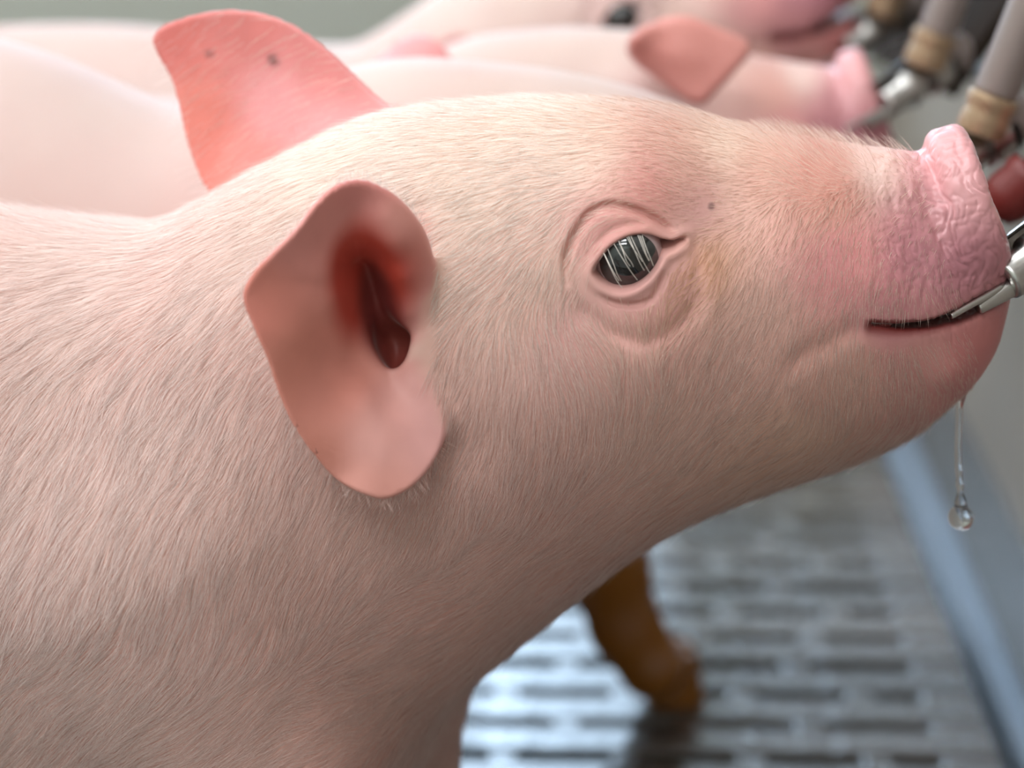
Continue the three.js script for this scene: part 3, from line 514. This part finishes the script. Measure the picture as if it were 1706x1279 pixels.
{
  // each slat is a comb: a bar with lugs that reach the next bar and leave slots between them
  const comb = (shift) => {
    const s = new THREE.Shape(), L = KX - 0.02 - SLAT_X0, bar = 0.0265, lug = PITCH_Z - 0.0005, step = 0.062, w = 0.015;
    s.moveTo(0, 0); s.lineTo(L, 0); s.lineTo(L, lug); s.lineTo(L - 0.03, lug); s.lineTo(L - 0.03, bar);
    for (let x = L - 0.03 - step + shift; x > 0.03; x -= step) { s.lineTo(x + w / 2, bar); s.lineTo(x + w / 2, lug); s.lineTo(x - w / 2, lug); s.lineTo(x - w / 2, bar); }
    s.lineTo(0, bar); s.closePath();
    return new THREE.ExtrudeGeometry(s, { depth: 0.03, bevelEnabled: true, bevelSize: 0.0018, bevelThickness: 0.0018, bevelOffset: -0.0018, bevelSegments: 2 }).rotateX(-Math.PI / 2).translate(0, -0.0318, 0);
  };
  const kinds = [comb(0), comb(0.03), comb(0.012)];
  let i = 0;
  for (let z = SLAT_Z1; z > SLAT_Z0; z -= PITCH_Z, i++) {
    const m = mesh(i ? 'slat_' + String(i).padStart(3, '0') : 'slat', kinds[[0, 1, 0, 2, 1][i % 5]], slatMats[(i * 7) % 3], slatted);
    m.position.set(SLAT_X0, 0.0004 * ((i * 5) % 3), z);
  }
  const under = [box(SLAT_X0 - 0.02, WALL_X, PIT - 0.05, PIT, SLAT_Z0 - 0.05, SLAT_Z1 + 0.1), box(SLAT_X0 - 0.06, SLAT_X0 - 0.01, PIT, -0.05, SLAT_Z0 - 0.05, SLAT_Z1 + 0.1)];
  structure('floor_pit', under, new THREE.MeshStandardMaterial({ name: 'slurry pit', color: lin(40, 34, 28), roughness: 0.4 }));
  const beam = [-0.9, -0.3, 0.18].map((x) => box(x, x + 0.04, -0.16, -0.034, SLAT_Z0, SLAT_Z1 + 0.04));
  structure('floor_beam', beam, new THREE.MeshStandardMaterial({ name: 'beam', color: lin(70, 66, 60), roughness: 0.8 }));
}
const concrete = new THREE.MeshStandardMaterial({ name: 'concrete', color: lin(150, 150, 146), roughness: 0.55 });
structure('floor', [box(X0, SLAT_X0, -0.06, 0, Z0, Z1), box(SLAT_X0, WALL_X, -0.06, 0, Z0, SLAT_Z0 - 0.002), box(SLAT_X0, WALL_X, -0.06, 0, SLAT_Z1 + 0.04, Z1)], concrete);
// steel angle along the edge of the slats
{
  const k = base('kerb_rail', KX - 0.008, 0, (SLAT_Z0 + SLAT_Z1) / 2), L = SLAT_Z1 - SLAT_Z0 + 0.04;
  mesh('angle_bar', mergeGeometries([box(-0.005, 0.005, -0.03, 0.010, -L / 2, L / 2, 0.002), box(0.004, 0.007, 0, 0.016, -L / 2, L / 2, 0.001)]), new THREE.MeshPhysicalMaterial({ name: 'zinc', color: lin(150, 156, 164), metalness: 0.85, roughness: 0.4, bumpMap: wetTexFine, bumpScale: 0.0006 }), k);
  tag(k, 'wet galvanised steel edge rail running along the slatted floor by the wall', 'rail');
}
const gutter = structure('floor_gutter', [box(KX + 0.004, WALL_X + 0.001, -0.06, 0.001, SLAT_Z0, SLAT_Z1 + 0.04)], new THREE.MeshPhysicalMaterial({ name: 'wet concrete strip', color: lin(86, 90, 96), roughness: 0.35, bumpMap: wetTex, bumpScale: 0.002, clearcoat: 1, clearcoatRoughness: 0.1 }));
const wallPaint = new THREE.MeshStandardMaterial({ name: 'pale wall', color: lin(160, 151, 141), roughness: 0.5 }), wallFar = new THREE.MeshStandardMaterial({ name: 'grey green wall', color: lin(196, 200, 190), roughness: 0.6 });
structure('wall_right', box(WALL_X, WALL_X + 0.12, PIT, CEILING + 0.1, Z0 - 0.1, Z1 + 0.1), wallPaint);
structure('wall_left', box(X0 - 0.12, X0, -0.06, CEILING + 0.1, Z0 - 0.1, Z1 + 0.1), wallFar);
structure('wall_front', box(X0 - 0.1, WALL_X + 0.1, -0.06, CEILING + 0.1, Z1, Z1 + 0.12), wallFar);
const WINDOWS = [[-0.95, 0.2], [-2.6, -1.4]], SILL = 0.72, HEAD = 1.95;
{
  const g = [box(X0 - 0.1, WALL_X + 0.1, -0.06, SILL, Z0 - 0.12, Z0), box(X0 - 0.1, WALL_X + 0.1, HEAD, CEILING + 0.1, Z0 - 0.12, Z0)], xs = [X0 - 0.1, ...WINDOWS.flat().sort((a, b) => a - b), WALL_X + 0.1];
  for (let i = 0; i < xs.length; i += 2) g.push(box(xs[i], xs[i + 1], SILL, HEAD, Z0 - 0.12, Z0));
  structure('wall_back', g, wallFar);
  const frame = new THREE.MeshStandardMaterial({ name: 'window frame', color: lin(225, 226, 224), roughness: 0.4 }), glass = new THREE.MeshPhysicalMaterial({ name: 'glass', color: 0xffffff, transmission: 1, thickness: 0, roughness: 0, ior: 1.45 });
  WINDOWS.forEach(([a, b], i) => {
    const w = new THREE.Group(); w.name = 'window_' + (i + 1); w.userData.kind = 'structure'; w.position.set((a + b) / 2, SILL, Z0 - 0.06); scene.add(w); const h = (b - a) / 2, t = HEAD - SILL;
    mesh('frame', mergeGeometries([box(-h, h, 0, 0.05, -0.03, 0.03), box(-h, h, t - 0.05, t, -0.03, 0.03), box(-h, -h + 0.05, 0, t, -0.03, 0.03), box(h - 0.05, h, 0, t, -0.03, 0.03), box(-0.02, 0.02, 0, t, -0.025, 0.025)]), frame, w);
    for (const s of [-1, 1]) mesh('pane', box(s > 0 ? 0.02 : -h + 0.05, s > 0 ? h - 0.05 : -0.02, 0.05, t - 0.05, -0.002, 0.002), glass, w);
  });
}
structure('ceiling', box(X0 - 0.1, WALL_X + 0.1, CEILING, CEILING + 0.12, Z0 - 0.1, Z1 + 0.1), new THREE.MeshStandardMaterial({ name: 'white ceiling', color: lin(225, 225, 222), roughness: 0.7 }));
for (const [x, z, w, d] of LAMPS) {
  const l = base('ceiling_panel_lamp', x, CEILING - 0.05, z);
  mesh('housing', mergeGeometries([box(-w / 2 - 0.02, w / 2 + 0.02, 0.012, 0.05, -d / 2 - 0.02, d / 2 + 0.02)]), new THREE.MeshStandardMaterial({ name: 'lamp housing', color: lin(220, 220, 220), roughness: 0.5 }), l);
  mesh('diffuser', box(-w / 2, w / 2, 0, 0.012, -d / 2, d / 2), new THREE.MeshStandardMaterial({ name: 'lamp diffuser', color: 0xffffff, emissive: LAMP_COLOR, emissiveIntensity: 2.0 }), l);
  tag(l, 'white rectangular ceiling light panel above the pen', 'lamp', 'ceiling light panels');  // the last two panels only carry the added fill for the near side
}
// the low pen partition behind the row of piglets
{
  const p = base('pen_partition', -1.2, 0, -1.3); const m = new THREE.MeshStandardMaterial({ name: 'pen board', color: lin(186, 190, 180), roughness: 0.45 });
  for (let i = 0; i < 2; i++) mesh('board', box(-1.9, 1.2 + WALL_X - 0.001, 0.01 + i * 0.135, 0.14 + i * 0.135, -0.015, 0.015, 0.004), m, p);
  tag(p, 'low grey-green pen partition of plastic boards behind the piglets', 'partition');
}

// ------------------------------------------------------------------ nipple drinkers on their drop pipes
const steel = new THREE.MeshStandardMaterial({ name: 'polished steel', color: lin(196, 194, 190), metalness: 1, roughness: 0.28 });
const brass = new THREE.MeshStandardMaterial({ name: 'brass', color: lin(176, 150, 122), metalness: 0.5, roughness: 0.35 });
const pipeGrey = new THREE.MeshPhysicalMaterial({ name: 'grey pipe', color: lin(150, 138, 134), roughness: 0.4, metalness: 0.3 });
const darkRubber = new THREE.MeshStandardMaterial({ name: 'dark seal', color: lin(40, 38, 36), roughness: 0.6 });
const DZ = 0.146, NOZ = P(1673, 470, 0.019), NDIR = P(1749, 412, 0.010).sub(NOZ).normalize();
function along(geo, from, dir) { return geo.applyQuaternion(new THREE.Quaternion().setFromUnitVectors(V3(0, 1, 0), dir)).translate(from.x, from.y, from.z); }
const lathe = (prof, seg = 40, a0 = 0, a1 = Math.PI * 2) => new THREE.LatheGeometry(prof.map(([r, y]) => new THREE.Vector2(r / 1000, y / 1000)), seg, a0, a1);
function rod(a, b, r0, r1 = r0, seg = 20) { const d = b.clone().sub(a), l = d.length() * 1000; return along(lathe([[0, 0], [r0 * 0.7, 0], [r0, r0 * 0.3], [r1, l - r1 * 0.3], [r1 * 0.7, l], [0, l]], seg), a, d.normalize()); }
function makeDrinker() {
  const g = base('nipple_drinker', NOZ.x, NOZ.y, NOZ.z), O = NOZ.clone(), rel = (px, py, z = 0) => P(px, py, 0.018 + z).sub(O), zero = V3(), A = (d, side = 0) => NDIR.clone().multiplyScalar(d / 1000);
  mesh('trigger_pin', mergeGeometries([rod(rel(1584, 527, 0.014), rel(1690, 466), 1.0, 1.3), rod(rel(1628, 514, 0.006), rel(1690, 474), 2.2, 3.4)]), steel, g);
  mesh('nozzle', along(lathe([[3.4, 2], [3.4, 0], [5.6, 0], [6.6, 0.8], [6.8, 2], [6.8, 11], [8.4, 12], [8.6, 13], [8.6, 16], [8.0, 17], [7, 17.5], [7, 26], [0, 26]]), zero, NDIR), steel, g);
  mesh('bite_guard', along(lathe([[10.6, -2], [11.2, -2.6], [11.8, -2], [11.8, 20], [11, 22], [7, 23], [7, 22], [10.2, 20.5], [10.6, 19], [10.6, -2]], 32, Math.PI * 1.08, Math.PI * 0.5), zero, NDIR), steel, g);
  mesh('hex_nut', along(new THREE.CylinderGeometry(0.0105, 0.0105, 0.009, 6), A(29), NDIR), steel, g);
  const e0 = A(32), e1 = A(46), p0 = rel(1766, 368, -0.008), p1 = rel(1796, 296, -0.008);
  mesh('elbow', new THREE.TubeGeometry(new THREE.CatmullRomCurve3([e0, e1, p0.clone().lerp(e1, 0.35), p0]), 24, 0.0082, 20), pipeGrey, g);
  mesh('seal_ring', rod(A(34), A(37), 10, 10), darkRubber, g);
  const up = p1.clone().sub(p0).normalize();
  mesh('brass_fitting', along(lathe([[0, -2], [8.8, -2], [9.6, -1.2], [9.6, 5], [9, 6], [9, 9], [9.8, 10], [9.8, 13], [9, 14], [0, 14]], 28), p0, up), brass, g);
  const top = p0.clone().addScaledVector(up, 0.13);
  mesh('drop_pipe', rod(p0.clone().addScaledVector(up, 0.013), top, 8.4, 8.4, 28), pipeGrey, g);
  mesh('upper_collar', rod(p0.clone().addScaledVector(up, 0.095), p0.clone().addScaledVector(up, 0.108), 10.4, 10.4, 28), steel, g);
  g.userData.top = top.add(O);
  return g;
}
const drinker = makeDrinker(), HEADER = drinker.userData.top; delete drinker.userData.top;
tag(drinker, 'steel nipple drinker whose pin is in the mouth of the piglet in sharp focus', 'drinker', 'nipple drinkers on the drop pipes');
for (const [i, label] of [[1, 'steel nipple drinker just beyond the raised snout of the piglet in sharp focus'], [2, 'blurred nipple drinker with brass fitting at the snout of the third piglet'], [3, 'most distant blurred nipple drinker, by the snout of the last piglet']]) {
  const c = drinker.clone(); c.name = numbered('nipple_drinker'); scene.add(c); c.position.z = NOZ.z - DZ * i; c.userData = { ...drinker.userData, label };
}
{
  const h = base('water_supply_pipe', HEADER.x, HEADER.y, -0.25);
  mesh('pipe', new THREE.CylinderGeometry(0.017, 0.017, 1.1, 32).rotateX(Math.PI / 2).translate(0, 0.012, 0), pipeGrey, h);
  for (let i = 0; i < 4; i++) mesh('tee', mergeGeometries([new THREE.CylinderGeometry(0.021, 0.021, 0.04, 28).rotateX(Math.PI / 2).translate(0, 0.012, 0.25 + NOZ.z - DZ * i)]), steelDull, h);
  for (const z of [-0.5, 0.45]) mesh('bracket', box(0, WALL_X - HEADER.x - 0.001, 0.006, 0.018, z - 0.012, z + 0.012, 0.002), steelDull, h);
  tag(h, 'grey water supply pipe along the wall above the nipple drinkers', 'pipe');
  const a = P(1592, 164, -0.33), d = P(1722, -20, -0.33).sub(a), e = P(1436, 92, -0.78).sub(a), n = d.clone().cross(e).normalize().multiplyScalar(0.006), plate = base('shade_board', a.x, a.y, a.z);  // added board: its near-black colour stands for the shadow between the pipes
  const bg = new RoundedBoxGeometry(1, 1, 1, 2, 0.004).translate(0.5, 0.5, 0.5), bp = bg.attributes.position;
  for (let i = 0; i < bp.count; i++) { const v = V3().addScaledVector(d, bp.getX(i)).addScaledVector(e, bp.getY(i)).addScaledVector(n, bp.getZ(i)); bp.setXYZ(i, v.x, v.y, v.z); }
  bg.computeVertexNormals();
  mesh('board', bg, new THREE.MeshPhysicalMaterial({ name: 'dark shade board', color: lin(42, 33, 26), roughness: 0.9, specularIntensity: 0.15 }), plate);
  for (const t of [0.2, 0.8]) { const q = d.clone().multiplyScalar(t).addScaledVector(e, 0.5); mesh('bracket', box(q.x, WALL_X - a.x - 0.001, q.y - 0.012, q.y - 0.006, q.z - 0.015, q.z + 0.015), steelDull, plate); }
  tag(plate, 'added dark sloping board standing for the shade behind the distant drop pipes', 'board');
}
// a guessed red cap, put in for an unknown red shape beside the snout
{
  const c = P(1688, 322, -0.122), g = base('guessed_cap', c.x, c.y, c.z), d = P(1740, 285, -0.122).sub(c).normalize();
  mesh('cap', along(lathe([[0, -11], [5, -10.6], [9, -8], [10.5, -3], [10.8, 4], [12, 5], [12, 9], [10.8, 10], [8, 10], [8, 16], [0, 16]], 32), V3(), d), new THREE.MeshStandardMaterial({ name: 'guessed red', color: lin(112, 34, 30), roughness: 0.45 }), g);
  mesh('pink_band', along(lathe([[0, 15], [11.5, 15], [12.2, 16], [12.2, 24], [11.5, 25], [0, 25]], 32), V3(), d), new THREE.MeshStandardMaterial({ name: 'guessed pink', color: lin(176, 104, 100), roughness: 0.5 }), g);
  tag(g, 'dark red blurred shape of unknown kind, built as a cap, just beyond the tip of the raised snout', 'cap');
}
// water running off the chin
{
  const top = P(1596, 652, 0.006), bot = P(1600, 882, 0.006), g = base('water_drip', bot.x, bot.y, bot.z), len = top.y - bot.y, prof = [], R = 0.0043;
  for (let i = 0; i <= 110; i++) {
    const y = len * (i / 110) ** 1.1; let r;
    if (y < 2 * R * 0.98) r = Math.sqrt(Math.max(0, R * R - (y - R) ** 2));
    const s = y / 0.001, neck = 0.00115 + 0.00022 * Math.sin(s * 1.25) * sstep(28, 12, s) + 0.0012 * Math.exp(-(((y - 2 * R) / 0.0022) ** 2)) + 0.0016 * sstep(len - 0.006, len, y);
    r = r === undefined ? neck : y > R ? Math.max(r, neck) : r;
    prof.push(new THREE.Vector2(Math.max(r, 0.00001), y));
  }
  prof.push(new THREE.Vector2(0.00001, len));
  const dg = new THREE.LatheGeometry(prof, 36); { const p = dg.attributes.position, dx = top.x - bot.x; for (let i = 0; i < p.count; i++) { const t = clamp(p.getY(i) / len, 0, 1); p.setX(i, p.getX(i) + dx * t + 0.0003 * Math.sin(t * 9)); } dg.computeVertexNormals(); }
  mesh('water', dg, new THREE.MeshPhysicalMaterial({ name: 'water', color: 0xffffff, transmission: 1, thickness: 0.004, ior: 1.33, roughness: 0.0 }), g);
  tag(g, 'string of water with a round drop hanging from a piglet chin', 'water drip');
}
// ------------------------------------------------------------------ the piglets behind
const OWN = { ...NEAR_EAR, own: true, thick: 0.0034 }, OWN_FAR = { ...OWN, mirror: true };
const P2 = buildPiglet({ at: [-0.012, 0, -0.15], scale: 1.0, bend: -0.175, lift: 0.03, pale: 0.7, cell: 0.0034, normalStep: 0.0012, ears: [OWN, OWN_FAR], legs: [leg(-0.14, 0.045, -0.01), leg(-0.11, -0.045), leg(-0.36, 0.05, 0, true), leg(-0.39, -0.05, 0, true)], dirt: MUDDY(-0.3, 0.2, -0.1, 0.1) });
tag(P2.root, 'second piglet, its lowered head showing just above the sharp head in front', 'piglet');
const P3Z = -0.295, P3S = 0.94, hoof = onFloor(1100, 1160), knee = P(1042, 1045, -0.34), at3 = [0.012, 0, P3Z], l3 = (p, r, y) => [(p.x - at3[0]) / P3S, (y ?? p.y) / P3S, (p.z - at3[2]) / P3S, r];
const P3 = buildPiglet({ at: at3, scale: P3S, bend: -0.01, pale: 0.7, cell: 0.0034, normalStep: 0.0012, ears: [{ thick: 0.0034, outline: [[1055, 62, -0.235], [1095, 38, -0.24], [1140, 30, -0.24], [1190, 48, -0.24], [1248, 80, -0.24], [1225, 112, -0.235], [1197, 142, -0.235], [1166, 170, -0.235], [1125, 150, -0.24], [1085, 120, -0.245], [1050, 90, -0.245]], heights: [[1130, 90, -0.236], [1180, 110, -0.236]] }, { ...OWN_FAR, shift: [0, -0.05] }],
  legs: [leg(-0.13, 0.045, -0.01), [[-0.02, 0.24, -0.036, 0.045], l3(P(1012, 950, -0.34), 0.0205), l3(knee, 0.0175), l3(P(1086, 1110, -0.337), 0.0155), l3(hoof, 0.014, 0.016)], leg(-0.36, 0.05, 0, true), leg(-0.39, -0.05, 0, true)], dirt: MUDDY(-0.05, 0.3, -0.12, 0.0) });
tag(P3.root, 'third piglet, blurred, with a folded salmon ear and a muddy brown foreleg', 'piglet');
const P4 = buildPiglet({ at: [0.018, 0, -0.44], scale: 0.96, bend: 0.16, pale: 0.7, cell: 0.0036, normalStep: 0.0012, ears: [{ ...OWN, shift: [0, -0.022] }, { ...OWN_FAR, shift: [0, -0.05] }], legs: [leg(-0.16, 0.045, -0.01), leg(-0.13, -0.045), leg(-0.36, 0.05, 0, true), leg(-0.39, -0.05, 0, true)] });
tag(P4.root, 'last piglet in the row, blurred at the top edge with its ear and eye showing', 'piglet');
renderer.render(scene, camera);
